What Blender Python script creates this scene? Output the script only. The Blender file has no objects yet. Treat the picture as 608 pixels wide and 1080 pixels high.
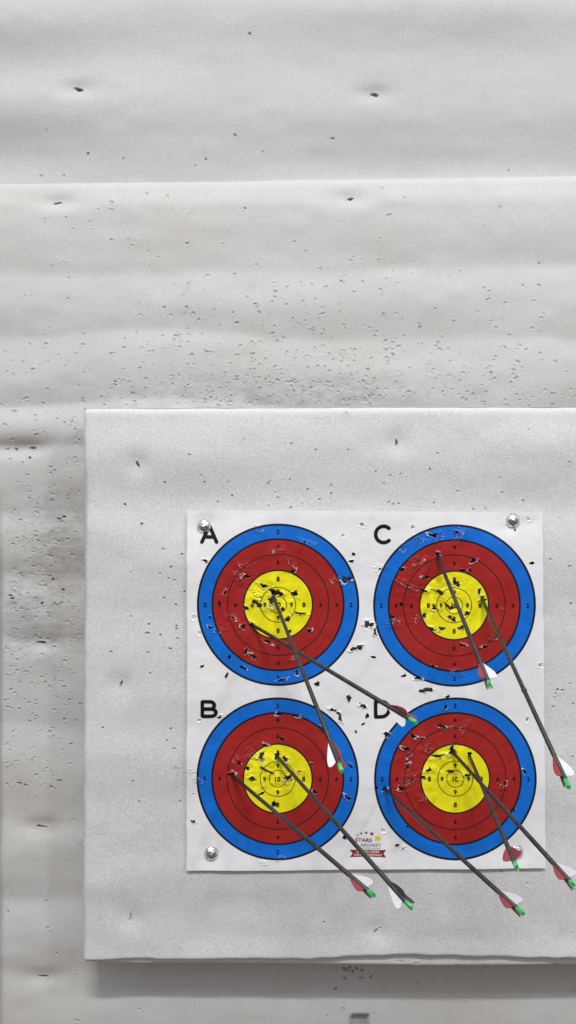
import bpy, math, random
import numpy as np
from mathutils import Vector, Matrix

# ------------------------------------------------------------------ scene, camera, light
S = bpy.context.scene
COL = S.collection
D = 1.45            # camera to target sheet, metres
PX = 0.0016         # one photo pixel on the target plane, metres
CX, CY = 304.0, 540.0

cam_d = bpy.data.cameras.new("camera"); cam = bpy.data.objects.new("camera", cam_d); COL.objects.link(cam)
cam.location = (0, -D, 0); cam.rotation_euler = (math.pi/2, 0, 0)
cam_d.sensor_fit = 'VERTICAL'; cam_d.angle = 2*math.atan(540*PX/D); cam_d.clip_end = 50; cam_d.clip_start = 0.02
S.camera = cam
S.view_settings.view_transform = 'Standard'; S.view_settings.look = 'None'
S.view_settings.exposure = 0.0; S.view_settings.gamma = 1.0

W = bpy.data.worlds.new("World"); S.world = W; W.use_nodes = True
wn = W.node_tree; bg = wn.nodes['Background']
wtc = wn.nodes.new('ShaderNodeTexCoord'); wsx = wn.nodes.new('ShaderNodeSeparateXYZ'); wr = wn.nodes.new('ShaderNodeValToRGB')
wmr = wn.nodes.new('ShaderNodeMapRange'); wmr.inputs[1].default_value = -1; wmr.inputs[2].default_value = 1
wn.links.new(wtc.outputs['Generated'], wsx.inputs[0]); wn.links.new(wsx.outputs[2], wmr.inputs[0]); wn.links.new(wmr.outputs[0], wr.inputs[0])
wn.links.new(wr.outputs[0], bg.inputs[0])
e = wr.color_ramp.elements
e[0].position = 0.0; e[0].color = (0.21, 0.14, 0.085, 1)
e[1].position = 1.0; e[1].color = (1.55, 1.66, 1.84, 1)
m_ = e.new(0.5); m_.color = (0.265, 0.24, 0.22, 1)
bg.inputs[1].default_value = 0.74

def area(name, loc, target, sx, sy, power, color):
    l = bpy.data.lights.new(name, 'AREA'); l.shape = 'RECTANGLE'; l.size = sx; l.size_y = sy; l.energy = power; l.color = color
    o = bpy.data.objects.new(name, l); COL.objects.link(o); o.location = loc
    d = Vector(target) - Vector(loc); o.rotation_euler = d.to_track_quat('-Z', 'Y').to_euler(); return o
area('ceiling_lamp', (-0.15, -3.3, 3.5), (0, 0, -0.3), 1.3, 0.14, 146, (1.0, 0.985, 0.96))
area('side_ceiling_lamp', (2.2, -2.6, 2.3), (0.2, 0, 0), 0.28, 0.28, 27, (0.95, 0.98, 1.0))

rng = np.random.default_rng(11); random.seed(5)

# ------------------------------------------------------------------ helpers
def wx(px, d=0.0): return (px-CX)*PX*(D+d)/D
def wz(py, d=0.0): return -(py-CY)*PX*(D+d)/D

def vnoise(x, y, seed=0):
    xi = np.floor(x).astype(np.int64); yi = np.floor(y).astype(np.int64); fx = x-xi; fy = y-yi
    fx = fx*fx*(3-2*fx); fy = fy*fy*(3-2*fy)
    def h(a, b):
        n = (a*374761393 + b*668265263 + seed*974634777) & 0x7fffffff
        n = ((n ^ (n >> 13))*1274126177) & 0x7fffffff
        n = (n ^ (n >> 16)) & 0xffffff
        return n/float(0xffffff)*2-1
    return (h(xi, yi)*(1-fx)+h(xi+1, yi)*fx)*(1-fy) + (h(xi, yi+1)*(1-fx)+h(xi+1, yi+1)*fx)*fy
def sstep(a, b, x):
    t = np.clip((x-a)/(b-a), 0, 1); return t*t*(3-2*t)

def tag(o, label=None, cat=None, group=None, kind=None):
    if label: o['label'] = label
    if cat: o['category'] = cat
    if group: o['group'] = group
    if kind: o['kind'] = kind
    return o
def link_mesh(name, me, mats, parent=None):
    o = bpy.data.objects.new(name, me); COL.objects.link(o)
    for m in (mats if isinstance(mats, (list, tuple)) else [mats]): me.materials.append(m)
    if parent: o.parent = parent; o.matrix_parent_inverse = parent.matrix_basis.inverted()
    return o
def np_mesh(name, V, Q, attrs=None, smooth=True):
    me = bpy.data.meshes.new(name)
    me.vertices.add(len(V)); me.vertices.foreach_set('co', V.astype(np.float32).ravel())
    me.loops.add(Q.size); me.loops.foreach_set('vertex_index', Q.astype(np.int32).ravel())
    me.polygons.add(len(Q)); me.polygons.foreach_set('loop_start', np.arange(0, Q.size, Q.shape[1], dtype=np.int32))
    me.polygons.foreach_set('loop_total', np.full(len(Q), Q.shape[1], np.int32))
    me.polygons.foreach_set('use_smooth', np.full(len(Q), smooth))
    for k, v in (attrs or {}).items():
        a = me.attributes.new(k, 'FLOAT', 'POINT'); a.data.foreach_set('value', v.astype(np.float32))
    me.update(calc_edges=True); me.validate()
    return me
def py_mesh(name, V, F, smooth=False):
    me = bpy.data.meshes.new(name); me.from_pydata([tuple(v) for v in V], [], F)
    me.polygons.foreach_set('use_smooth', [smooth]*len(me.polygons)); me.update(); return me

def mat(name, color=(.5, .5, .5), rough=.5, metal=0.0, spec=.5):
    m = bpy.data.materials.new(name); m.use_nodes = True; b = m.node_tree.nodes['Principled BSDF']
    b.inputs['Base Color'].default_value = (*color, 1); b.inputs['Roughness'].default_value = rough
    b.inputs['Metallic'].default_value = metal; b.inputs['Specular IOR Level'].default_value = spec
    return m
class NT:
    def __init__(s, m): s.t = m.node_tree; s.b = s.t.nodes['Principled BSDF']
    def n(s, typ, **kw):
        x = s.t.nodes.new(typ)
        for k, v in kw.items(): setattr(x, k, v)
        return x
    def l(s, a, b): s.t.links.new(a, b)
    def math(s, op, a, b=None, c=None):
        x = s.n('ShaderNodeMath', operation=op)
        for i, v in enumerate((a, b, c)):
            if v is None: continue
            if isinstance(v, (int, float)): x.inputs[i].default_value = v
            else: s.l(v, x.inputs[i])
        return x.outputs[0]
    def noise(s, vec, scale, detail=2, rough=.5):
        x = s.n('ShaderNodeTexNoise'); x.inputs['Scale'].default_value = scale; x.inputs['Detail'].default_value = detail
        x.inputs['Roughness'].default_value = rough; s.l(vec, x.inputs['Vector']); return x.outputs[0]
    def mix(s, fac, a, b, blend='MIX'):
        x = s.n('ShaderNodeMix', data_type='RGBA', blend_type=blend)
        for i, v in ((0, fac), (6, a), (7, b)):
            if isinstance(v, (int, float)): x.inputs[i].default_value = v
            elif isinstance(v, tuple): x.inputs[i].default_value = (*v, 1)
            else: s.l(v, x.inputs[i])
        return x.outputs[2]
    def mapr(s, v, a, b, c, d):
        x = s.n('ShaderNodeMapRange'); s.l(v, x.inputs[0])
        for i, q in enumerate((a, b, c, d)): x.inputs[i+1].default_value = q
        return x.outputs[0]
    def coords(s): return s.n('ShaderNodeTexCoord').outputs['Object']
    def bump(s, h, strength, dist):
        x = s.n('ShaderNodeBump'); x.inputs['Strength'].default_value = strength; x.inputs['Distance'].default_value = dist
        s.l(h, x.inputs['Height']); return x

def foam_mat(name, colA, colB, grain=1.0):
    m = mat(name, colA, .62, 0, .35); t = NT(m); co = t.coords()
    big = t.noise(co, 3.2, 3, .6); mid = t.noise(co, 38, 4, .6); fine = t.noise(co, 330, 3, .75); fine2 = t.noise(co, 800, 2, .7); tint = t.noise(co, 75, 3, .6)
    c = t.mix(t.mapr(big, .35, .68, 0, 1), colA, colB)
    c = t.mix(t.mapr(mid, .3, .7, .0, .10), c, (.42, .41, .38), 'MIX')
    c = t.mix(t.mapr(tint, .35, .65, 0, 1), c, tuple(q*w for q, w in zip(colA, (1.0, .985, 1.012))), 'MIX') if grain >= 1 else c
    fg = t.math('ADD', t.math('MULTIPLY', fine, .6), t.math('MULTIPLY', fine2, .4))
    gr = t.mapr(fg, .3, .7, 1-.26*grain, 1+.20*grain)
    cc = t.n('ShaderNodeVectorMath', operation='SCALE'); t.l(c, cc.inputs[0]); t.l(gr, cc.inputs['Scale'])
    a = t.n('ShaderNodeAttribute', attribute_name='dirt_dark')
    c = t.mix(a.outputs['Fac'], cc.outputs[0], (.035, .033, .03))
    t.l(c, t.b.inputs['Base Color'])
    b1 = t.bump(fg, .6*grain, .0018)
    b2 = t.bump(mid, .25, .002); t.l(b1.outputs[0], b2.inputs['Normal']); t.l(b2.outputs[0], t.b.inputs['Normal'])
    t.b.inputs['Sheen Weight'].default_value = .15
    return m
M_board = foam_mat('front_foam', (.70, .703, .705), (.665, .665, .658))
M_back = foam_mat('rear_foam', (.605, .608, .612), (.575, .557, .52), .6)
M_top = foam_mat('top_foam', (.55, .553, .558), (.525, .524, .518), .65)
M_wall = mat('wall_board', (.12, .13, .15), .8)

# ------------------------------------------------------------------ hole lists (photo pixels)
def conv(lst, ox, oy, s):
    return [(ox+x/s, oy+y/s, a/s, b/s, ang, k) for (x, y, a, b, ang, k) in lst]
# kinds: h clean hole, t torn hole with ragged pale rim, s scuff (crumpled, barely open), g shallow grey dent
PH = []
PH += conv([(255,85,9,8,0,'s'),(407,128,16,7,10,'s'),(315,157,13,8,0,'s'),(205,207,12,7,60,'s'),(185,235,10,8,0,'s'),(212,236,13,8,-20,'t'),
 (358,192,10,8,50,'s'),(363,220,8,11,20,'t'),(145,288,7,7,0,'t'),(128,322,6,6,0,'h'),(83,187,7,8,0,'t'),(498,250,10,9,0,'s'),(533,246,19,11,5,'t'),
 (549,188,10,4,0,'h'),(556,165,6,5,0,'h'),(523,107,7,7,0,'g'),(582,68,10,6,10,'g'),(47,368,10,8,0,'g'),(63,418,8,7,0,'g'),(98,368,5,5,0,'h'),
 (97,400,7,6,0,'t'),(125,410,12,7,0,'s'),(168,370,15,8,40,'s'),(203,397,11,8,-40,'t'),(160,495,6,8,20,'h'),(203,528,11,6,20,'h'),(72,524,6,5,0,'h'),
 (150,553,5,9,20,'h'),(212,478,9,10,30,'t'),(236,492,15,9,20,'t'),(283,446,13,7,20,'t'),(415,410,8,8,0,'t'),(373,498,14,8,0,'s'),(375,545,8,9,0,'t'),
 (330,567,15,5,-20,'t'),(440,580,7,9,0,'h'),(556,468,13,7,0,'t'),(575,463,12,7,0,'t'),(600,388,10,9,0,'t'),
 (303,288,15,11,0,'t'),(322,292,9,7,30,'h'),(368,292,9,9,20,'h'),(240,318,9,5,20,'h'),(254,330,10,7,35,'h'),(213,338,6,6,0,'h'),(385,355,15,4,6,'t'),
 (345,374,8,8,0,'h'),(330,342,6,5,0,'h'),(293,318,10,13,20,'t'),(232,392,8,9,0,'t'),(350,413,6,6,0,'h'),(268,266,14,5,35,'t'),(236,293,14,8,40,'s'),(260,305,12,5,10,'s')],
 190,530,3.04)
PH += conv([(5,62,7,7,0,'g'),(147,68,7,8,0,'g'),(55,185,12,8,20,'s'),(118,130,8,8,0,'s'),(165,106,9,9,0,'s'),(205,92,12,9,0,'t'),(222,98,10,10,0,'s'),
 (275,92,12,13,0,'s'),(270,82,6,5,0,'h'),(160,165,14,9,-30,'s'),(115,188,8,9,0,'t'),(183,210,12,5,10,'t'),(318,163,12,6,-10,'t'),(288,190,14,4,5,'h'),(308,190,5,6,0,'h'),
 (135,233,20,6,25,'s'),(178,248,9,4,30,'t'),(222,252,18,4,32,'t'),(208,295,8,6,30,'t'),(245,290,10,4,40,'h'),(256,297,6,5,0,'h'),(268,225,8,6,30,'t'),(275,232,5,5,0,'h'),(115,286,6,6,0,'h'),
 (90,322,7,8,0,'t'),(98,338,12,10,0,'s'),(162,327,9,9,0,'s'),(180,318,6,6,0,'h'),(200,356,11,5,5,'t'),(230,354,7,5,0,'h'),(284,352,8,5,-10,'h'),(300,312,7,5,-20,'h'),(252,322,6,4,0,'h'),(262,330,6,4,0,'h'),
 (287,400,9,7,0,'t'),(350,405,10,5,0,'t'),(378,377,8,7,0,'s'),(205,461,11,5,10,'h'),(272,476,11,7,0,'s'),(163,493,9,6,0,'t'),(24,343,12,11,30,'t'),(42,366,6,9,-20,'t'),
 (0,408,6,7,0,'h'),(38,434,7,4,0,'h'),(123,486,7,4,0,'h'),(188,526,15,6,0,'h'),(334,250,4,8,0,'h'),(344,271,9,7,0,'t'),(474,42,8,6,20,'g'),(484,170,7,5,0,'h'),
 (508,457,10,7,25,'g'),(435,76,3,3,0,'h'),(218,146,8,8,0,'t'),(400,300,3,3,0,'s')],380,530,2.667)
PH += conv([(62,120,9,6,0,'g'),(127,110,8,6,20,'t'),(318,99,15,6,10,'t'),(373,105,14,6,0,'t'),(450,141,8,5,20,'t'),(490,86,11,6,30,'t'),(513,112,8,11,-20,'t'),(508,98,9,4,30,'h'),
 (541,50,7,13,10,'h'),(587,71,12,4,25,'t'),(600,105,6,9,0,'h'),(587,131,7,4,0,'h'),(563,156,5,4,0,'h'),(548,265,6,8,0,'t'),(538,366,12,7,35,'t'),(327,180,12,5,30,'h'),
 (272,200,13,7,15,'t'),(262,237,10,14,0,'t'),(235,228,12,9,0,'s'),(220,240,9,6,0,'s'),(178,248,7,7,0,'s'),(190,258,9,5,10,'h'),(217,273,6,6,0,'h'),(233,305,9,6,10,'t'),
 (278,279,20,4,25,'h'),(262,353,10,4,-20,'h'),(303,387,12,7,-30,'h'),(338,243,9,8,0,'t'),(420,258,8,6,0,'t'),(383,283,15,9,10,'s'),(345,303,13,9,0,'t'),(330,290,9,6,0,'s'),
 (432,348,8,7,0,'t'),(528,492,5,5,0,'h'),(167,291,12,9,10,'t'),(310,234,8,8,0,'t'),(32,278,12,3,0,'s'),(60,312,11,8,0,'s'),(45,357,6,4,0,'g'),(45,443,9,4,20,'t'),(325,558,12,5,0,'s'),(270,571,10,4,0,'s')],
 190,720,3.04)
PH += conv([(172,23,8,5,0,'h'),(190,20,9,5,10,'h'),(245,38,6,5,0,'h'),(240,68,7,6,0,'t'),(75,145,10,7,0,'h'),(9,65,8,7,0,'t'),(228,121,12,6,10,'t'),(246,128,14,6,0,'s'),
 (290,126,9,10,20,'s'),(148,149,11,7,0,'t'),(172,155,8,5,0,'t'),(128,184,12,7,25,'t'),(135,204,7,6,0,'t'),(133,233,9,9,0,'t'),(190,185,8,9,0,'s'),(218,204,13,5,-15,'t'),(205,212,9,4,0,'s'),
 (192,243,7,6,30,'t'),(140,268,16,8,-20,'s'),(176,264,7,5,0,'h'),(115,296,10,9,0,'t'),(125,280,9,6,0,'s'),(178,328,9,6,0,'s'),(257,189,9,10,20,'t'),(253,248,10,4,0,'h'),(280,270,5,4,0,'s'),
 (300,258,8,5,20,'t'),(405,281,8,5,0,'t'),(399,289,8,5,0,'s'),(460,248,7,6,30,'t'),(430,357,7,5,0,'h'),(470,103,6,9,0,'g'),(103,455,8,4,10,'h'),(118,462,9,4,20,'s'),(135,402,6,4,0,'h'),
 (45,293,5,5,0,'h'),(68,296,8,6,0,'t'),(307,200,6,6,0,'h')],380,720,2.667)
PH += [(363.5,882.5,2.2,2.6,0,'h'),(404,875.5,3,3,0,'g')]

BH = []   # foam board punctures: x, y, rx, ry, ang, depth(mm)
def bconv(pts, ox, oy, s, r=1.1, d=5):
    for p in pts: BH.append((ox+p[0]/s, oy+p[1]/s, r*random.uniform(.8, 1.35), r*random.uniform(.6, .95), random.uniform(-30, 30), d*random.uniform(.6, 1.3)))
bconv([(220,208),(281,140),(310,190),(317,207),(376,207),(415,102),(532,112),(592,128),(386,240),(475,210),(478,206),(528,200),(492,232),(498,245),(475,265),(530,270),(558,260),(572,225),(602,250),(120,262),(163,310),(350,255)],80,420,2.338)
bconv([(58,37),(493,77),(62,125),(276,132),(590,153),(128,175),(163,185),(187,182),(148,205),(258,170),(426,190),(431,225),(325,222),(22,208),(22,228),(482,245),(268,250),(363,266),(392,265),(160,248),(170,253),(183,252)],340,420,2.269)
bconv([(400,340),(455,403),(525,483),(585,500),(550,540),(515,562),(542,577),(560,583),(420,558),(527,640),(565,663),(593,620),(420,700),(478,725),(475,753),(468,753),(515,760),(567,730),(567,738),(570,770),(547,803),(357,813),(475,815),(482,882)],0,420,3.04,1.15,7)
bconv([(330,83),(548,87),(537,125),(560,150),(565,213),(427,255),(447,322),(578,321)],0,740,3.04,1.15,7)
bconv([(392,257)],200,880,2.764); bconv([(157,183),(375,112),(455,150),(3,295),(115,392),(238,398),(548,400)],400,880,2.923)
bconv([(512,425),(522,678),(380,380)],520,530,6.35,1.1,7)
bconv([(515,225),(538,228),(505,245),(495,312),(588,560)],480,680,4.75,1.3,6)
bconv([(547,42),(590,3),(600,60)],380,720,2.667)
BS = [(145.5,490,1.0,4.2,-15,12),(418.5,467,0.9,4.4,-8,12),(127.5,722,0.9,4.0,8,12),(137,970,0.8,3.8,6,14),(396.5,985,1.0,2.6,35,12)]
BH += BS

RH = []   # rear sheet punctures
def rnd_holes(n, dens, x0, x1, y0, y1, smin=.8, smax=1.6, dmin=.4, dmax=3.6):
    k = 0
    while k < n:
        x = random.uniform(x0, x1); y = random.uniform(y0, y1)
        if random.random() > dens(x, y): continue
        r = random.uniform(smin, smax); RH.append((x, y, r*random.uniform(1.0, 1.8), r*random.uniform(.55, 1.0), random.uniform(-25, 40), random.uniform(dmin, dmax))); k += 1
def dens_mid(x, y):
    v = max(0, (y-215)/215)**2.6 * (1.0 if 110 < x < 560 else .35) * (1.25 if 180 < x < 420 else .8)
    return min(1, v+.035)
rnd_holes(680, dens_mid, 0, 608, 196, 428)
rnd_holes(60, lambda x, y: 1, 180, 440, 395, 429, .7, 1.2)
rnd_holes(330, lambda x, y: .35+.65*math.exp(-((y-640)/110)**2), 6, 86, 432, 830, .8, 1.7, .5, 4.2)
rnd_holes(12, lambda x, y: 1, 6, 86, 830, 1075)
rnd_holes(18, lambda x, y: 1, 110, 608, 1024, 1079)
for x, y in [(366,1023),(372,1024),(376,1021),(369,1020),(363,1021),(382,1023),(364,1032),(381,1031),(391,1030),(354,1043)]: RH.append((x, y, 1.7, 1.2, random.uniform(-30, 60), 9))
for x, y in [(56,611.5),(67,622),(12,628),(14,631),(63,547),(68,585-40),(45,636),(32,483),(28,827),(22,825),(64,822)]: RH.append((x, y, 2.0, 1.0, 0, 10))
R_P = [(60,211.5,3.5,1.0,-3,14),(369.5,210.5,3.4,1.1,2,12),(34.5,472.5,5,.9,0,8),(17,474,2.4,1.2,15,6),(43,678,5,1.1,-3,15),(43,872,4.6,1.2,4,14),(45,1031,4.4,1.2,8,14)]
RH += R_P
TH = [(263.5,35,1.4,1.1,0,8),(248,141.5,1.4,1.2,20,7),(351,145.5,1.6,1.0,10,9),(92.5,161,1.5,1.1,0,7),(130,167,1.2,.9,0,5),(217,167,1.3,1.0,0,5),(206,174,1.2,.9,0,4),
      (43,184,1.4,1,0,5),(67,184,1.2,1,0,4),(49,137,.9,.8,0,4),(277,159,1.2,.9,0,3),(538,178,1.2,.9,0,4)]
T_P = [(83,93.5,5,1.5,6,14),(395.5,99,3.6,1.8,0,12)]
TH += T_P

# ------------------------------------------------------------------ surface shapes: height towards the camera (metres) at photo px
def g2(x, y, cx, cy, sx, sy): return np.exp(-((x-cx)/sx)**2-((y-cy)/sy)**2)
def board_h(px, py):
    h = 0.0016*np.sin((py+9*vnoise(px/150, py/150, 3))/58*2*math.pi*.5+.9)
    h += 0.0010*np.sin((py+6*vnoise(px/90, py/90, 4))/31*2*math.pi*.5+2)*(.5+.5*vnoise(px/120, py/160, 5))
    h += 0.0022*vnoise(px/95+3, py/60, 6)+0.0006*vnoise(px/26, py/18, 7)
    h += 0.0012*vnoise(px/22, py/120, 8)*sstep(820, 960, py)
    h += 0.0045*np.exp(-((py-462-5*vnoise(px/120, py*0, 10))/24)**2)*(.7+.35*vnoise(px/110, py*0, 9))
    h += 0.0030*np.exp(-((py-572-8*vnoise(px/90, py*0, 13))/26)**2)+0.0024*np.exp(-((py-790-8*vnoise(px/90, py*0, 14))/30)**2)+0.0026*np.exp(-((py-900-8*vnoise(px/90, py*0, 15))/30)**2)
    h += 0.0009*vnoise(px/16, py/200, 16)*sstep(925, 960, py)
    for (cx, cy, *_r) in BS: h -= 0.0045*g2(px, py, cx, cy, 13, 13)
    h += 0.004*sstep(985, 1012, py)*(.5+.5*vnoise(px/60, py*0+1, 12))
    return h
def rear_h(px, py):
    y2 = py+10*vnoise(px/170, py/130, 21)
    ph = np.interp(y2, [0,186,286,352,425,472,545,612,678,770,872,955,1031,1110,1200], np.arange(15.0))
    f = ph-np.floor(ph); sn = np.sin(math.pi*f)
    h = 0.0074*np.sqrt(sn*sn+.035)*(.78+.4*vnoise(px/150, py/90, 22))
    h -= 0.0085*(1-sstep(186, 218, py))+0.004*(1-sstep(185, 196, py))
    h += .0045*g2(px, py, 20, 468, 90, 18)
    h += 0.0016*np.sin(py/17+2*vnoise(px/120, py/80, 27))*sstep(200, 300, py)*.35
    h += 0.0022*vnoise(px/110, py/40, 23)+0.0007*vnoise(px/24, py/14, 24)
    for (cx, cy, *_r) in R_P: h -= 0.006*g2(px, py, cx, cy, 22, 9)
    h -= 0.05*np.clip((6-px)/15, 0, 1)**2*sstep(470, 640, py)
    # small square cut-out low down in the sheet
    sq = sstep(369, 370.2, px)*(1-sstep(388.5, 389.7, px))*sstep(1069.5, 1070.7, py)*(1-sstep(1092, 1093, py))
    h -= 0.013*sq
    return h
def rear_stain_cutout(px, py):
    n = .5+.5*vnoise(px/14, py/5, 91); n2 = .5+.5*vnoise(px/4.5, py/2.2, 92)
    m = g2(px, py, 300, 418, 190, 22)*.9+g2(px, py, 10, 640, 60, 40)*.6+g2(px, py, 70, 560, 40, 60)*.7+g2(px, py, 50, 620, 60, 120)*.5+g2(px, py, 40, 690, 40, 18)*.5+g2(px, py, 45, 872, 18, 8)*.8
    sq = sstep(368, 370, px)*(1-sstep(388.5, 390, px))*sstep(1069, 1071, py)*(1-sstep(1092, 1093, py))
    return np.clip(m*(n*.6+n2*n2*.6)*.40+sq*(.22+.25*n2), 0, .5)  # smudge stains, plus a darker tone filling the square cut-out
def top_h(px, py):
    y2 = py+12*vnoise(px/190, py/130, 31)
    h = 0.0050*np.sin(y2/46*math.pi+.5)*(.7+.4*vnoise(px/160, py/90, 32))
    h += 0.0034*vnoise(px/130, py/55, 33)+0.0005*vnoise(px/24, py/14, 34)
    h -= 0.007*sstep(150, 190, py)
    for (cx, cy, *_r) in T_P: h -= 0.006*g2(px, py, cx, cy, 20, 9)
    return h

# ------------------------------------------------------------------ adaptive sheet builder (coarse cells, fine cells round each puncture)
def adaptive(gx, gy, K, boxes):
    nx, ny = len(gx)-1, len(gy)-1
    flag = np.zeros((ny, nx), bool)
    for (x0, x1, y0, y1) in boxes:
        a = max(0, np.searchsorted(gx, x0)-1); b = min(nx, np.searchsorted(gx, x1)); c = max(0, np.searchsorted(gy, y0)-1); d = min(ny, np.searchsorted(gy, y1))
        flag[c:d, a:b] = True
    jj, ii = np.nonzero(~flag); i0, j0 = ii*K, jj*K
    q1 = np.stack([(j0, i0), (j0, i0+K), (j0+K, i0+K), (j0+K, i0)], 0).transpose(2, 0, 1)
    jj, ii = np.nonzero(flag); a, b = np.meshgrid(np.arange(K), np.arange(K))
    I = (ii[:, None]*K+a.ravel()[None]).ravel(); J = (jj[:, None]*K+b.ravel()[None]).ravel()
    q2 = np.stack([(J, I), (J, I+1), (J+1, I+1), (J+1, I)], 0).transpose(2, 0, 1)
    q = np.concatenate([q1, q2], 0)
    key = q[..., 0].astype(np.int64)*(nx*K+1)+q[..., 1]
    u, inv = np.unique(key.ravel(), return_inverse=True)
    J = (u//(nx*K+1))/K; I = (u % (nx*K+1))/K
    X = np.interp(I, np.arange(nx+1), gx); Y = np.interp(J, np.arange(ny+1), gy)
    return X, Y, inv.reshape(-1, 4)
def graded(a, b, step, ea, eb):
    """grid from a to b with tight spacing near the ends that are real edges"""
    pts = list(np.arange(a, b, step))+[b]
    t = [0, .25, .6, 1.1, 1.8, 2.7, 3.8, 5.2]
    if ea: pts = [p for p in pts if p > a+6.2]+[a+q for q in t]
    if eb: pts = [p for p in pts if p < b-6.2]+[b-q for q in t]
    return np.unique(np.round(np.array(pts), 4))

def foam_sheet(name, gx, gy, K, holes, hfun, depth, thick, m, edges, warp=None, parent=None, R=4.5, back=True, rh=2.3, stain_dark=None):
    """edges = (left, right, top, bottom) booleans: a real rolled edge there"""
    bx = [(x-rh*max(a, b)-1.2, x+rh*max(a, b)+1.2, y-rh*max(a, b)-1.2, y+rh*max(a, b)+1.2) for (x, y, a, b, *_r) in holes]
    X, Y, Q = adaptive(gx, gy, K, bx)
    h = hfun(X, Y); dirt_dark = np.zeros_like(X)
    for k, (x, y, a, b, ang, dep) in enumerate(holes):
        rr = rh*max(a, b)+1
        w = np.nonzero((abs(X-x) < rr) & (abs(Y-y) < rr))[0]
        if not len(w): continue
        c, s = math.cos(math.radians(ang)), math.sin(math.radians(ang)); dx, dy = X[w]-x, Y[w]-y
        u, v = (dx*c+dy*s)/a, (-dx*s+dy*c)/b; th = np.arctan2(v, u); rho = np.hypot(u, v)
        rho = rho/(1+.28*np.sin(2*th+k)+.18*np.sin(3*th+2.3*k))
        e_ = 1-sstep(.35, 1.15, rho)
        fall = 1-sstep(1.5, 2.1, rho)
        h[w] += -dep*.0007*e_ + .0004*np.exp(-((rho-1.35)/.3)**2)*fall*(1+np.sin(th*2+k*1.7))
        dirt_dark[w] = np.maximum(dirt_dark[w], min(.72, .06+.045*dep)*(1-sstep(.35, 1.5, rho)))  # punctures coloured darker inside, more strongly the deeper they go
    if stain_dark is not None: dirt_dark = np.maximum(dirt_dark, stain_dark(X, Y))
    # rolled edges
    r = R
    for on, dist in ((edges[0], X-gx[0]), (edges[1], gx[-1]-X), (edges[2], Y-gy[0]), (edges[3], gy[-1]-Y)):
        if on:
            t = np.clip(1-dist/(r*on), 0, 1); h -= (1-np.sqrt(np.maximum(0, 1-t*t)))*r*on*PX
    Xw, Yw = (X, Y) if warp is None else warp(X, Y)
    V = np.stack([wx(Xw, depth), depth-h, wz(Yw, depth)], 1)
    # back skin
    n = len(V)
    me_parts_V = [V]; faces = [Q]
    if back:
        def border(sel, order):
            idx = np.nonzero(sel)[0]; return idx[np.argsort(order[idx])]
        for sel, order, rev in ((np.isclose(X, gx[0]), Y, False), (np.isclose(X, gx[-1]), Y, True), (np.isclose(Y, gy[0]), X, True), (np.isclose(Y, gy[-1]), X, False)):
            idx = border(sel, order); B = V[idx].copy(); B[:, 1] = depth+thick
            base = sum(len(p) for p in me_parts_V); me_parts_V.append(B); bi = base+np.arange(len(idx))
            q = np.stack([idx[:-1], idx[1:], bi[1:], bi[:-1]], 1)
            faces.append(q[:, ::-1] if rev else q)
    Vall = np.concatenate(me_parts_V); Qall = np.concatenate(faces)
    dd = np.concatenate([dirt_dark, np.zeros(len(Vall)-n)])
    return link_mesh(name, np_mesh(name, Vall, Qall[:, ::-1], {'dirt_dark': dd}), m, parent)

# ------------------------------------------------------------------ setting
wall = py_mesh('wall', [(-2.5, .20, -2), (2.5, .20, -2), (2.5, .20, 2), (-2.5, .20, 2), (-2.5, .3, -2), (2.5, .3, -2), (2.5, .3, 2), (-2.5, .3, 2)],
               [(0, 1, 2, 3), (4, 7, 6, 5), (0, 4, 5, 1), (1, 5, 6, 2), (2, 6, 7, 3), (3, 7, 4, 0)])
tag(link_mesh('wall', wall, M_wall), kind='structure')

def top_edge(x): return np.interp(x, [-40, 0, 200, 420, 608, 660], [190.5, 189.5, 187.5, 184.5, 181.5, 181])
o = foam_sheet('foam_sheet', graded(-60, 700, 3, True, True), graded(-60, 215, 3, True, True), 4, TH, top_h, .118, .04, M_top, (1, 1, 1, 1))
tag(o, 'pale grey foam sheet along the top, behind the sheet with the bright upper edge', 'foam sheet')
def rwarp(X, Y):
    return X-14*(1-sstep(440, 560, Y))*(1-sstep(-9, 16, X)), Y+(top_edge(X)-186)*(1-sstep(186, 260, Y))
o = foam_sheet('foam_sheet', graded(-9, 700, 3, True, True), graded(186, 1200, 3, True, True), 4, RH, rear_h, .10, .045, M_back, (1, 1, 1, 1), rwarp, R=6.5, stain_dark=rear_stain_cutout)
tag(o, 'large grey foam sheet full of small punctures and soft folds, behind the thick foam board', 'foam sheet')

butt = bpy.data.objects.new('foam_board', None); COL.objects.link(butt); butt.location = (wx(380), .05, wz(1015))
tag(butt, 'thick white foam board in front of the punctured sheet, carrying the target sheet', 'foam board')
bpy.context.view_layer.update()
def bwarp(X, Y):
    le = np.interp(Y, [430, 545, 640, 740, 1015], [88, 90, 88.6, 88, 87])
    be = np.interp(X, [88, 150, 260, 330, 390, 430, 480, 560, 620, 700], [1014.5, 1013, 1012, 1012, 1009, 1008, 1009, 1011, 1010, 1010])
    te = np.interp(X, [88, 300, 608, 700], [430.5, 429.5, 428.8, 428.5])
    le = le+.5*vnoise(Y/11, Y*0, 17); be = be+.6*vnoise(X/13, X*0, 18); te = te+.35*vnoise(X/15, X*0, 19)
    return X+(le-88)*(1-sstep(88, 140, X)), Y+(be-1012)*sstep(960, 1012, Y)+(te-430)*(1-sstep(430, 470, Y))
BH2 = BH+[(x, y, max(a*1.1, 1), max(b*1.1, 1), ang, 16) for (x, y, a, b, ang, k) in PH if k in 'ht']
foam_sheet('front_sheet', graded(88, 700, 3, True, True), graded(430, 1012, 3, True, True), 4, BH2, board_h, .004, .0085, M_board, (.8, 1, 1, .5), bwarp, butt, R=7)
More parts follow.
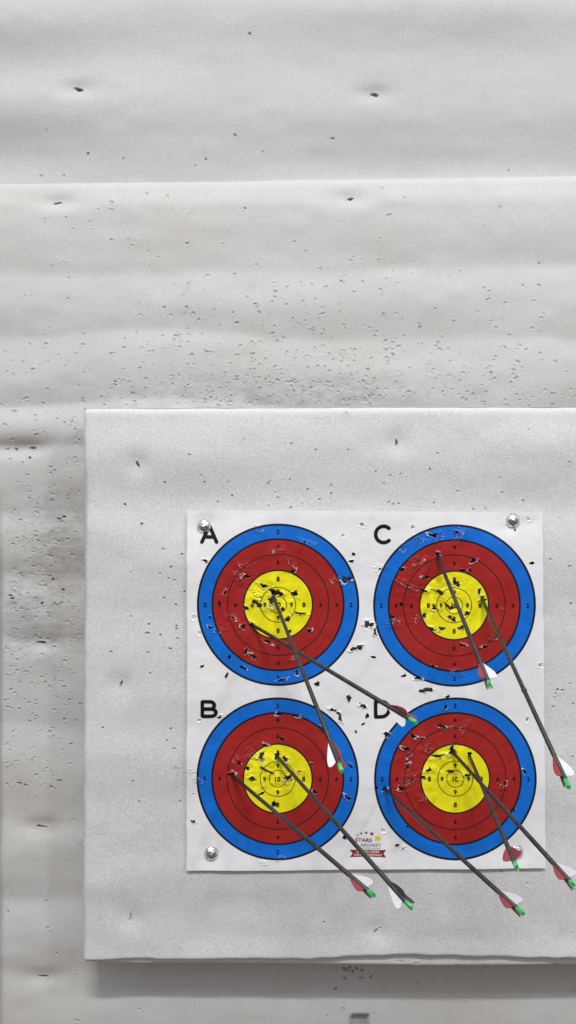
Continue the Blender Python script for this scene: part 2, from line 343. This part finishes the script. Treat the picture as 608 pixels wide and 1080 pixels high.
def lwarp(X, Y):
    be = np.interp(X, [88, 150, 300, 370, 460, 608, 700], [1015, 1017, 1017.5, 1018.5, 1020, 1018.5, 1018])
    return X, Y+(be-1017)*sstep(940, 1017, Y)
def lip_h(px, py): return 0.0015*vnoise(px/60, py/40, 51)
foam_sheet('backing_sheet', graded(89, 700, 4, True, True), graded(432, 1017, 4, True, True), 2,
           [(x, y, 1.5, 1.2, 0, 5) for x, y in ((422, 1012), (439.5, 1014), (482, 1016), (587, 1016))], lip_h, .0135, .045, M_board, (1, 1, 1, 1), lwarp, butt, R=4)
bv = [(wx(130), .062, wz(980)), (wx(700), .062, wz(980)), (wx(700), .062, wz(470)), (wx(130), .062, wz(470))]
bv += [(x, .094, z) for (x, y, z) in bv]
link_mesh('core_block', py_mesh('core_block', bv, [(0, 1, 2, 3), (4, 7, 6, 5), (0, 4, 5, 1), (1, 5, 6, 2), (2, 6, 7, 3), (3, 7, 4, 0)]), M_board, butt)

# ------------------------------------------------------------------ target sheet
SPOTS = [(293.6, 637.6, 'A'), (293.2, 820.5, 'B'), (479.0, 638.4, 'C'), (479.8, 820.5, 'D')]
ENT = [(288, 628), (267, 659), (462, 586), (508.5, 631.5), (245, 816), (292.5, 797), (405.5, 831), (477.5, 793), (495, 796.5)]
def paper_h(px, py):
    h = board_h(px, py)*.55+0.0035+0.0010*vnoise(px/60, py/60, 61)+0.0005*vnoise(px/17, py/23, 62)+.0003*vnoise(px/8, py/9, 63)
    d = np.minimum(np.minimum(px-198, 574-px), np.minimum(py-538, 916-py))
    h += .0022*(1-sstep(0, 26, d))*(.6+.6*vnoise(px/50, py/50, 64))
    for (cx, cy) in ENT: h -= .0012*g2(px, py, cx, cy, 7, 7)
    for (cx, cy) in ((215, 555), (541, 549), (223, 900), (544.5, 898)): h -= .0034*g2(px, py, cx, cy, 12, 12)*(1+.5*vnoise(px/9, py/9, 68))
    h += .0015*np.exp(-(((px-452)+(py-600))/9)**2)*g2(px, py, 446, 606, 30, 30)
    for (cx, cy, nm) in SPOTS:
        h += (.0016*vnoise(px/7.5, py/6, 65)+.0005*vnoise(px/3.6, py/3.2, 66))*g2(px, py, cx-8, cy-8, 27, 24)
        h += .0007*vnoise(px/6, py/5, 67)*g2(px, py, cx-30, cy-15, 34, 40)
    return np.maximum(h, board_h(px, py)+.0006)
def pwarp(X, Y):
    u = (X-198)/(574-198); v = (Y-538)/(916-538)
    L = 198+u*0; top = 538.2+u*2.0; bot = 917-u*2.8; left = 198.2-v*.8; right = 571.3+v*3.6
    wX = 1-sstep(0, .08, u); wX2 = sstep(.92, 1, u); wY = 1-sstep(0, .08, v); wY2 = sstep(.92, 1, v)
    return X+(left-198)*wX+(right-574)*wX2+.35*vnoise(Y/14, Y*0, 70)*(wX+wX2), Y+(top-538)*wY+(bot-916)*wY2
def make_paper():
    K = 6
    gx = np.arange(198, 574.1, 2); gy = np.arange(538, 916.1, 2)
    bx = []
    for (x, y, a, b, ang, k) in PH:
        r = max(a, b)*2.1+1; bx.append((x-r, x+r, y-r, y+r))
    X, Y, Q = adaptive(gx, gy, K, bx)
    h = paper_h(X, Y); torn = np.zeros_like(X); cut = np.zeros_like(X)
    n1 = vnoise(X/.95, Y/.95, 80); n2 = vnoise(X/.55, Y/.55, 81); n3 = vnoise(X/2.1, Y/2.1, 82)
    for k, (x, y, a, b, ang, kind) in enumerate(PH):
        rs = min(math.hypot(x-q[0], y-q[1]) for q in SPOTS)
        sc_, tw = (.95, 1.0) if rs > 84 else ((.9, .55) if rs > 69 else ((.84, .62) if rs > 36 else (1.12, .3)))
        if kind != 's': a *= sc_; b *= sc_
        a = max(a, 1.2); b = max(b, 1.1)
        rr = max(a, b)*2.1+.9
        w = np.nonzero((abs(X-x) < rr) & (abs(Y-y) < rr))[0]
        if not len(w): continue
        c, s = math.cos(math.radians(ang)), math.sin(math.radians(ang)); dx, dy = X[w]-x, Y[w]-y
        u, v = (dx*c+dy*s)/a, (-dx*s+dy*c)/b; th = np.arctan2(v, u); rho = np.hypot(u, v)
        wob = {'h': .18, 't': .34, 's': .3, 'g': .12}[kind]
        rho = rho/(1+wob*np.sin(2*th+k*1.3)+wob*.8*np.sin(3*th+2.3*k)+wob*.6*np.sin(5*th+k)+.25*n1[w]*(kind != 'g'))
        fall = 1-sstep(1.4, 1.95, rho)
        side = np.clip(.5+.7*np.sin(th+k*2.1+.5*n3[w])+.3*np.sin(3*th-k), 0, 1.3)
        if kind in 'ht':
            amp = .0016 if kind == 't' else .0005
            h[w] += amp*np.exp(-((rho-1.1)/.33)**2)*side*fall+(.0005 if kind == 't' else .00015)*n2[w]*fall
            h[w] -= .0006*(1-sstep(.7, 1.3, rho))*(1.2-side)
            cut[w] = np.maximum(cut[w], np.where(rho < (.82 if kind == 't' else .98), 1, 0))
            th_ = (.52 if kind == 't' else .9)
            torn[w] = np.maximum(torn[w], sstep(th_, th_+.2, np.exp(-((rho-1.08)/.26)**2)*side+.18*n2[w])*fall*tw)
        elif kind == 's':
            h[w] += (.0016*abs(n1[w])+.0004*n2[w])*fall
            cut[w] = np.maximum(cut[w], np.where((rho < .5) & (n1[w] > .3), 1, 0))
            ring = np.exp(-((rho-.95)/.16)**2)
            torn[w] = np.maximum(torn[w], sstep(.6, .95, ring*(.5+.6*side)+.3*n2[w]-.08)*fall*.75*tw)
        else:
            h[w] -= .0011*(1-sstep(.4, 1.1, rho)); h[w] += .0005*np.exp(-((rho-1.25)/.25)**2)*side*fall
            cut[w] = np.maximum(cut[w], np.where((rho < .55) & (n1[w] > .1), 1, 0))
    keep = cut[Q].mean(1) < .5
    Q = Q[keep]; Xw, Yw = pwarp(X, Y)
    V = np.stack([wx(Xw), -h, wz(Yw)], 1)
    return np_mesh('target_sheet', V, Q[:, ::-1], {'torn': torn})
def paper_mat():
    m = mat('printed_sheet', (.8, .8, .8), .36, 0, .3); t = NT(m); co = t.coords()
    sx = t.n('ShaderNodeSeparateXYZ'); t.l(co, sx.inputs[0]); x, z = sx.outputs[0], sx.outputs[2]
    dmin = None
    for (cx, cy, _n) in SPOTS:
        a = t.math('SUBTRACT', x, float(wx(cx))); b = t.math('SUBTRACT', z, float(wz(cy)))
        d = t.math('SQRT', t.math('ADD', t.math('MULTIPLY', a, a), t.math('MULTIPLY', b, b)))
        dmin = d if dmin is None else t.math('MINIMUM', dmin, d)
    r = t.math('DIVIDE', dmin, PX)
    ns = t.noise(co, 9, 4, .6)
    paper = t.mix(t.mapr(ns, .35, .7, 0, 1), (.86, .855, .87), (.79, .785, .80))
    inkv = t.noise(co, 60, 4, .7)
    vv = t.mapr(inkv, .3, .7, .86, 1.1)
    def ink(c):
        s = t.n('ShaderNodeVectorMath', operation='SCALE'); s.inputs[0].default_value = c; t.l(vv, s.inputs['Scale']); return s.outputs[0]
    c = paper
    for rad, colr in ((84.2, (.006, .155, .64)), (69, (.365, .02, .018)), (36.2, (.90, .82, .012))):
        c = t.mix(t.mapr(r, rad-.2, rad+.2, 1, 0), c, ink(colr))
    for rad, wd in ((84.3, 1.15), (69, 1.0), (53.3, .5), (36.2, .8), (18.4, .42), (8.9, .42)):
        dd = t.math('ABSOLUTE', t.math('SUBTRACT', r, rad))
        c = t.mix(t.mapr(dd, wd-.18, wd+.18, 1, 0), c, (.008, .010, .02))
    at = t.n('ShaderNodeAttribute', attribute_name='torn')
    c = t.mix(at.outputs['Fac'], c, (.80, .78, .78))
    t.l(c, t.b.inputs['Base Color'])
    fine = t.noise(co, 700, 2, .6); b1 = t.bump(fine, .12, .0006); b2 = t.bump(t.noise(co, 90, 3, .6), .25, .0012)
    t.l(b1.outputs[0], b2.inputs['Normal']); t.l(b2.outputs[0], t.b.inputs['Normal'])
    rg = t.math('ADD', t.mapr(t.noise(co, 25, 3), .3, .7, .29, .44), t.math('MULTIPLY', at.outputs['Fac'], .2)); t.l(rg, t.b.inputs['Roughness'])
    return m
M_paper = paper_mat()
M_black = mat('black_ink', (.008, .008, .01), .5, 0, .2)
sheet = link_mesh('target_sheet', make_paper(), M_paper)
tag(sheet, 'white paper sheet printed with four blue, red and yellow ring targets lettered A to D', 'target')

# print: numerals, letters and emblem laid on the paper
def lay(V2, F, name, m, lift=.0007):
    """V2 in photo px; returns mesh following the paper"""
    P = np.array(V2, float); h = paper_h(P[:, 0], P[:, 1])
    for dx in (-1.6, -.8, 0, .8, 1.6):
        for dy in (-1.6, -.8, 0, .8, 1.6): h = np.maximum(h, paper_h(P[:, 0]+dx, P[:, 1]+dy))
    h += lift*.6
    return link_mesh(name, py_mesh(name, np.stack([wx(P[:, 0]), -h, wz(P[:, 1])], 1), [tuple(f) for f in F]), m, sheet)
_tc = {}
def text_geo(s, cap, bold=0.0, wide=1.0):
    key = (s, bold)
    if key not in _tc:
        cu = bpy.data.curves.new('t', 'FONT'); cu.body = s; cu.size = 1; cu.resolution_u = 4; cu.offset = bold; cu.align_x = 'CENTER'
        ob = bpy.data.objects.new('t', cu); COL.objects.link(ob); bpy.context.view_layer.update()
        me = ob.to_mesh(); V = [(v.co.x, v.co.y) for v in me.vertices]; F = [tuple(p.vertices) for p in me.polygons]
        ob.to_mesh_clear(); bpy.data.objects.remove(ob); bpy.data.curves.remove(cu)
        _tc[key] = (np.array(V), F)
    V, F = _tc[key]; V = V.copy(); y0, y1 = V[:, 1].min(), V[:, 1].max(); k = cap/(y1-y0)
    cx = (V[:, 0].min()+V[:, 0].max())/2
    return np.stack([(V[:, 0]-cx)*k*wide, -(V[:, 1]-(y0+y1)/2)*k], 1), F
class Lay2:
    def __init__(s): s.V = []; s.F = []
    def add(s, V, F, cx=0, cy=0):
        b = len(s.V); s.V += [(v[0]+cx, v[1]+cy) for v in V]; s.F += [tuple(i+b for i in f) for f in F]
    def stroke(s, pts, w, caps=True):
        pts = [Vector(p) for p in pts]; n = len(pts); L = []
        for i, p in enumerate(pts):
            d = (pts[min(i+1, n-1)]-pts[max(i-1, 0)]).normalized(); nn = Vector((-d.y, d.x))*w/2; L += [p+nn, p-nn]
        s.add([tuple(v) for v in L], [(2*i, 2*i+1, 2*i+3, 2*i+2) for i in range(n-1)])
        if caps:
            for p in (pts[0], pts[-1]):
                s.add([(p.x+w/2*math.cos(a*math.pi/6), p.y+w/2*math.sin(a*math.pi/6)) for a in range(12)], [tuple(range(12))])
def arc(cx, cy, rx, ry, a0, a1, n=18): return [(cx+rx*math.cos(math.radians(a0+(a1-a0)*i/n)), cy+ry*math.sin(math.radians(a0+(a1-a0)*i/n))) for i in range(n+1)]
for (cx, cy, nm) in SPOTS:
    L = Lay2()
    for r_, s_, cap in ((13.9, '9', 5.0), (27.2, '8', 5.2), (44.8, '6', 4.6), (61.5, '4', 4.6), (76.8, '2', 4.6)):
        for dx, dy in ((1, 0), (-1, 0), (0, 1), (0, -1)):
            V, F = text_geo(s_, cap, .034); L = Lay2(); L.add(V, F, cx+dx*r_, cy+dy*r_); lay(L.V, L.F, 'score_numeral', M_black)
    V, F = text_geo('10', 5.2, .034); L = Lay2(); L.add(V, F, cx, cy); lay(L.V, L.F, 'score_numeral', M_black)
W_ = 3.8
L = Lay2(); L.stroke([(213.5, 571.5), (221.2, 554.5)], W_); L.stroke([(221.4, 554.5), (229, 571.5)], W_); L.stroke([(216, 566), (226.5, 566)], W_-.3, False); lay(L.V, L.F, 'letter', M_black)
L = Lay2(); L.stroke([(214, 739.5), (214, 754.5)], W_); L.stroke([(214, 739.3)]+arc(222, 743.2, 4.6, 3.9, -90, 90)+[(214, 747.1)], W_, False)
L.stroke([(214, 747)]+arc(223, 750.9, 5.2, 3.9, -90, 90)+[(214, 754.8)], W_, False); lay(L.V, L.F, 'letter', M_black)
L = Lay2(); L.stroke(arc(404.5, 563.5, 8.4, 8.6, 48, 312, 26), W_); lay(L.V, L.F, 'letter', M_black)
L = Lay2(); L.stroke([(396.2, 739.5), (396.2, 755.5)], W_); L.stroke([(396.2, 739.3)]+arc(402, 747.4, 8.4, 8.1, -90, 90, 22)+[(396.2, 755.5)], W_, False); lay(L.V, L.F, 'letter', M_black)

M_eRed = mat('emblem_red', (.26, .015, .02), .45); M_eYel = mat('emblem_yellow', (.72, .62, .03), .45)
M_eBlue = mat('emblem_blue', (.03, .16, .30), .45); M_eCrim = mat('emblem_crimson', (.30, .01, .05), .45); M_eWhite = mat('emblem_white', (.8, .78, .78), .5)
M_eGrey = mat('emblem_grey', (.10, .10, .11), .5)
def star(cx, cy, r, rot=-90, k=.42): return [(cx+(r if i % 2 == 0 else r*k)*math.cos(math.radians(rot+36*i)), cy+(r if i % 2 == 0 else r*k)*math.sin(math.radians(rot+36*i))) for i in range(10)]
def star_add(L, cx, cy, r, rot):
    P = star(cx, cy, r, rot); L.add([(cx, cy)]+P, [(0, i+1, (i+1) % 10+1) for i in range(10)])
emb = None
L = Lay2(); L.add([(369, 895), (372, 899), (369, 903), (373, 902.6), (388, 902.2), (403, 902.6), (407, 903), (404.5, 899), (407, 895), (403, 895.4), (388, 895.2), (373, 895.4)],
     [(0, 1, 4, 10, 11), (1, 2, 3, 4), (10, 4, 7, 9), (9, 7, 8), (4, 5, 6, 7)])
emb = lay(L.V, L.F, 'emblem_ribbon', M_eRed, .0005)
def sub(L, name, m, lift=.0008):
    o = lay(L.V, L.F, name, m, lift); o.parent = emb; return o
L = Lay2(); V, F = text_geo('STARS', 3.7, .02, 1.0); sc = 17.5/(V[:, 0].max()-V[:, 0].min()); V[:, 0] *= sc; L.add(V, F, 383.6, 885); lay(L.V, L.F, 'emblem_lettering', M_eRed)
L = Lay2(); V, F = text_geo('ARCHERY', 3.2, 0, 1.0); V[:, 0] *= 22/(V[:, 0].max()-V[:, 0].min()); L.add(V, F, 391, 890.3); L.stroke([(380, 893.4), (402, 893.4)], .35, False); lay(L.V, L.F, 'emblem_lettering', M_eGrey)
L = Lay2()
V, F = text_geo('AWARD SERIES', 2.3, .01); V[:, 0] *= 24/(V[:, 0].max()-V[:, 0].min()); L.add(V, F, 388, 897.3)
V, F = text_geo('FOR PROFESSIONALS', 2.3, .01); V[:, 0] *= 29/(V[:, 0].max()-V[:, 0].min()); L.add(V, F, 388, 900.5); sub(L, 'ribbon_lettering', M_eWhite)
for (x, y, r_, rot, m) in ((381, 878, 1.5, -80, M_black), (386.2, 877, 2.0, -100, M_eBlue), (392.2, 878.2, 2.7, -75, M_eCrim), (398.4, 883, 4.4, -70, M_eYel)):
    L = Lay2(); star_add(L, x, y, r_, rot); lay(L.V, L.F, 'emblem_star', m)
L = Lay2(); L.stroke(arc(377.3, 880, 1.3, 1.3, 0, 350, 12), .3, False); lay(L.V, L.F, 'emblem_mark', M_eGrey)

# ------------------------------------------------------------------ pins
def pin_mat():
    m = mat('silver_dome', (.78, .78, .78), .22, 1.0); t = NT(m); co = t.coords()
    v = t.n('ShaderNodeTexVoronoi'); v.inputs['Scale'].default_value = 240; t.l(co, v.inputs['Vector'])
    b = t.bump(v.outputs['Distance'], .55, .0016); t.l(b.outputs[0], t.b.inputs['Normal'])
    c = t.mix(t.mapr(t.noise(co, 300, 2), .4, .7, 0, 1), (.86, .86, .85), (.45, .44, .42)); t.l(c, t.b.inputs['Base Color'])
    return m
M_pin = pin_mat(); M_pinshaft = mat('pin_steel', (.5, .5, .5), .3, 1)
prof = [(0, 8.2), (1.6, 8.2), (2.2, 7.4), (3.4, 7.2), (5.2, 6.6), (7.4, 5.5), (9.4, 3.9), (10.9, 2.1), (11.8, .6), (12, 0), (11.2, -.5), (5, -.3)]
def lathe(name, prof, n=36):
    V = []; F = []
    for i, (r, z) in enumerate(prof):
        for k in range(n):
            a = 2*math.pi*k/n; V.append((max(r, .05)*.001*math.cos(a), -z*.001, max(r, .05)*.001*math.sin(a)))
    for i in range(len(prof)-1):
        for k in range(n): F.append((i*n+k, i*n+(k+1) % n, (i+1)*n+(k+1) % n, (i+1)*n+k))
    F.append(tuple(range(n-1, -1, -1)))
    return py_mesh(name, V, F, True)
dome = lathe('pin_head', prof); shaftm = lathe('pin_shaft', [(1.2, -.2), (1.2, -12), (.2, -18)], 10)
dome.materials.append(M_pin); shaftm.materials.append(M_pinshaft)
for (x, y, lab) in ((215.3, 555, 'silver domed pin over the top of the letter A'), (541, 548.8, 'silver domed pin at the upper right corner of the target sheet'),
                    (223.2, 900, 'silver domed pin at the lower left corner of the target sheet'), (544.8, 898, 'silver domed pin at the lower right corner, touched by red arrow fletching')):
    h = float(paper_h(np.array([x]), np.array([y]))[0])
    p = bpy.data.objects.new('domed_pin', None); COL.objects.link(p); p.location = (wx(x, -.004), -h-.0014, wz(y, -.004)); p.rotation_euler = (random.uniform(-.06, .06), random.uniform(0, 6), random.uniform(-.08, .08))
    tag(p, lab, 'pin', 'silver pins holding the target sheet')
    for nm, me in (('pin_head', dome), ('pin_shaft', shaftm)):
        o = bpy.data.objects.new(nm, me); COL.objects.link(o); o.parent = p

# ------------------------------------------------------------------ arrows
def shaft_mat():
    m = mat('carbon_shaft', (.05, .05, .052), .45, 0, .35); t = NT(m); co = t.coords()
    c = t.mix(t.mapr(t.noise(co, 120, 4, .6), .35, .7, 0, 1), (.022, .022, .024), (.05, .047, .046)); t.l(c, t.b.inputs['Base Color'])
    t.l(t.mapr(t.noise(co, 60, 3), .3, .7, .34, .55), t.b.inputs['Roughness']); return m
M_shaft = shaft_mat()
def vane_mat(name, c):
    m = mat(name, c, .4, 0, .4); t = NT(m); n = t.noise(t.coords(), 160, 3)
    t.l(t.mix(t.mapr(n, .3, .7, 0, .12 if c[1] > .5 else .35), c, tuple(q*.6 for q in c)), t.b.inputs['Base Color'])
    tr = t.n('ShaderNodeBsdfTranslucent'); tr.inputs[0].default_value = (*[min(1, q*1.2) for q in c], 1)
    mx = t.n('ShaderNodeMixShader'); mx.inputs[0].default_value = .2 if c[1] > .5 else .35; out = m.node_tree.nodes['Material Output']
    t.l(t.b.outputs[0], mx.inputs[1]); t.l(tr.outputs[0], mx.inputs[2]); t.l(mx.outputs[0], out.inputs[0]); return m
M_vr = vane_mat('red_vane', (.50, .075, .085)); M_vw = vane_mat('white_vane', (.93, .92, .93)); M_vp = vane_mat('purple_vane', (.13, .055, .14))
M_nock = mat('green_nock', (.05, .60, .15), .35, 0, .4); M_nock.node_tree.nodes['Principled BSDF'].inputs['Transmission Weight'].default_value = .25
SR = .0029
def tube(r0, r1, z0, z1, n=16, cap0=True, cap1=True):
    V = [(r0*math.cos(2*math.pi*k/n), r0*math.sin(2*math.pi*k/n), z0) for k in range(n)]+[(r1*math.cos(2*math.pi*k/n), r1*math.sin(2*math.pi*k/n), z1) for k in range(n)]
    F = [(k, (k+1) % n, n+(k+1) % n, n+k) for k in range(n)]
    if cap0: F.append(tuple(range(n-1, -1, -1)))
    if cap1: F.append(tuple(range(n, 2*n)))
    return V, F
def joinm(parts):
    V = []; F = []
    for v, f in parts:
        b = len(V); V += v; F += [tuple(i+b for i in q) for q in f]
    return V, F
def vane_geo(length, height, curl=0.0):
    pr = []
    n = 18
    for i in range(n+1):
        t = i/n
        y = (math.sin(math.pi/2*(t/.8)**1.5)) if t < .8 else max(0, 1-((t-.8)/.2)**1.6)**.62
        pr.append((t*length+.013*y*t, SR-.0004+height*y))
    V = []; F = []; T = .00035
    for s in (-T, T):
        for i_, (z, y) in enumerate(pr):
            bend = curl*((y-SR)/height)**2*.004
            V.append((y, s+bend, z)); V.append((SR-.0006, s, length*i_/n))
    m = 2*(n+1)
    for i in range(n):
        a = 2*i; F.append((a, a+1, a+3, a+2)); F.append((m+a, m+a+2, m+a+3, m+a+1)); F.append((a, a+2, m+a+2, m+a))
    return V, F
def nock_geo(r=.0030):
    # bell, then two prongs with a string groove between
    parts = [tube(SR*.9, r, 0, .003, 16), tube(r, r*.96, .003, .009, 16)]
    for s in (-1, 1):
        V = []; F = []; n = 8
        for (z, k) in ((.0088, 1.0), (.013, 1.05), (.0175, .95)):
            ring = []
            for i in range(n+1):
                a = math.radians(-62+124*i/n); ring.append((s*r*k*math.cos(a), r*k*math.sin(a), z))
            ring.append((s*r*.34, r*.8, z)); ring.append((s*r*.34, -r*.8, z))
            V += ring
        q = n+3
        for l in range(2):
            for i in range(q): F.append((l*q+i, l*q+(i+1) % q, (l+1)*q+(i+1) % q, (l+1)*q+i))
        F.append(tuple(range(q-1, -1, -1))); F.append(tuple(range(2*q, 3*q))); parts.append((V, F))
    return joinm(parts)
VL, VH = .043, .0100
me_nock = py_mesh('nock', *nock_geo(), smooth=False); me_nock.materials.append(M_nock)
vanes = {}
for k, m in (('r', M_vr), ('w', M_vw), ('p', M_vp)):
    me = py_mesh('vane', *vane_geo(VL, VH, .25)); me.materials.append(m); vanes[k] = me
# entry px, tail px, visible length, side of odd vane (+1 right of travel), angle, colours, label
ARR = [
 ((288.5,629),(361.5,815),.50,-1,3,'wrr','arrow stuck in the yellow centre of target A, tail over the rings of target B'),
 ((267,659),(440.5,763),.50,-1,8,'wrr','arrow from the lower left of target A crossing down to the letter D'),
 ((461.5,587),(518,726),.46,1,3,'wrr','arrow in the upper red ring of target C, tail over its lower blue ring'),
 ((508.5,632),(601,832),.52,1,3,'wrr','arrow in the right yellow of target C, tail beyond the right edge of the sheet'),
 ((245,817),(396,946),.50,1,3,'wrr','arrow in the left red ring of target B, tail just below the sheet'),
 ((292.5,797.5),(435.5,959),.52,-1,3,'wpp','arrow with purple and white fletching, from target B yellow across the red ribbon emblem'),
 ((405.5,831),(553,965),.50,1,3,'wrr','arrow in the left blue ring of target D, tail below the sheet'),
 ((477.5,793),(608,937),.50,1,3,'wrr','arrow in torn top of target D yellow, tail beyond the sheet by the picture edge'),
 ((495,797),(545.5,916),.47,-1,270,'wrr','arrow in upper right of target D yellow, tail beside the lower right silver pin'),
]
for (E, T, Lv, side, ang, cols, lab) in ARR:
    h0 = float(paper_h(np.array([E[0]]), np.array([E[1]]))[0]); e3 = Vector((wx(E[0]), -h0, wz(E[1])))
    lo, hi = 0.05, .7
    for _ in range(40):
        hm = (lo+hi)/2; t3 = Vector((wx(T[0], -hm), -hm, wz(T[1], -hm)))
        if (t3-e3).length < Lv: lo = hm
        else: hi = hm
    d = (t3-e3).normalized(); Lr = (t3-e3).length
    a = bpy.data.objects.new('arrow', None); COL.objects.link(a)
    # frame: z along arrow; x = in-picture perpendicular, to the right of the tail direction seen by the camera
    view = (e3+(t3-e3)*.9-Vector((0, -D, 0))).normalized()
    u = d.cross(view).normalized()
    if (u.x) * 1 < 0: u = -u
    u = u*side; w = u.cross(d).normalized()
    if w.dot(view) > 0: w = -w     # w towards the camera
    x = u; y = d.cross(x)
    a.matrix_world = Matrix.Translation(e3) @ Matrix((x, y, d)).transposed().to_4x4()
    tag(a, lab, 'arrow', 'arrows stuck in the target sheet')
    sh = py_mesh('shaft', *tube(SR, SR, -.045, Lr-.0165, 20), smooth=True); sh.materials.append(M_shaft)
    o = bpy.data.objects.new('shaft', sh); COL.objects.link(o); o.parent = a
    o = bpy.data.objects.new('nock', me_nock); COL.objects.link(o); o.parent = a; o.location = (0, 0, Lr-.0175); o.scale = (.92, .92, .86); o.rotation_euler = (0, 0, random.uniform(0, 3))
    tow = 1 if y.dot(view) < 0 else -1
    for i, c in enumerate(cols):
        o = bpy.data.objects.new('vane', vanes[c]); COL.objects.link(o); o.parent = a; o.location = (0, 0, Lr-.0225-VL)
        o.rotation_euler = (0, 0, tow*math.radians(ang+120*i))
        if 'wpp' == cols or c == 'w': o['label'] = {'w': 'white vane', 'p': 'purple vane'}[c]
    if E == (508.5, 632):
        V, F = tube(SR+.0007, SR+.0007, Lr*.58, Lr*.58+.004, 16); F2 = F
        me = py_mesh('collar', V, F2, True); me.materials.append(M_shaft); o = bpy.data.objects.new('collar', me); COL.objects.link(o); o.parent = a
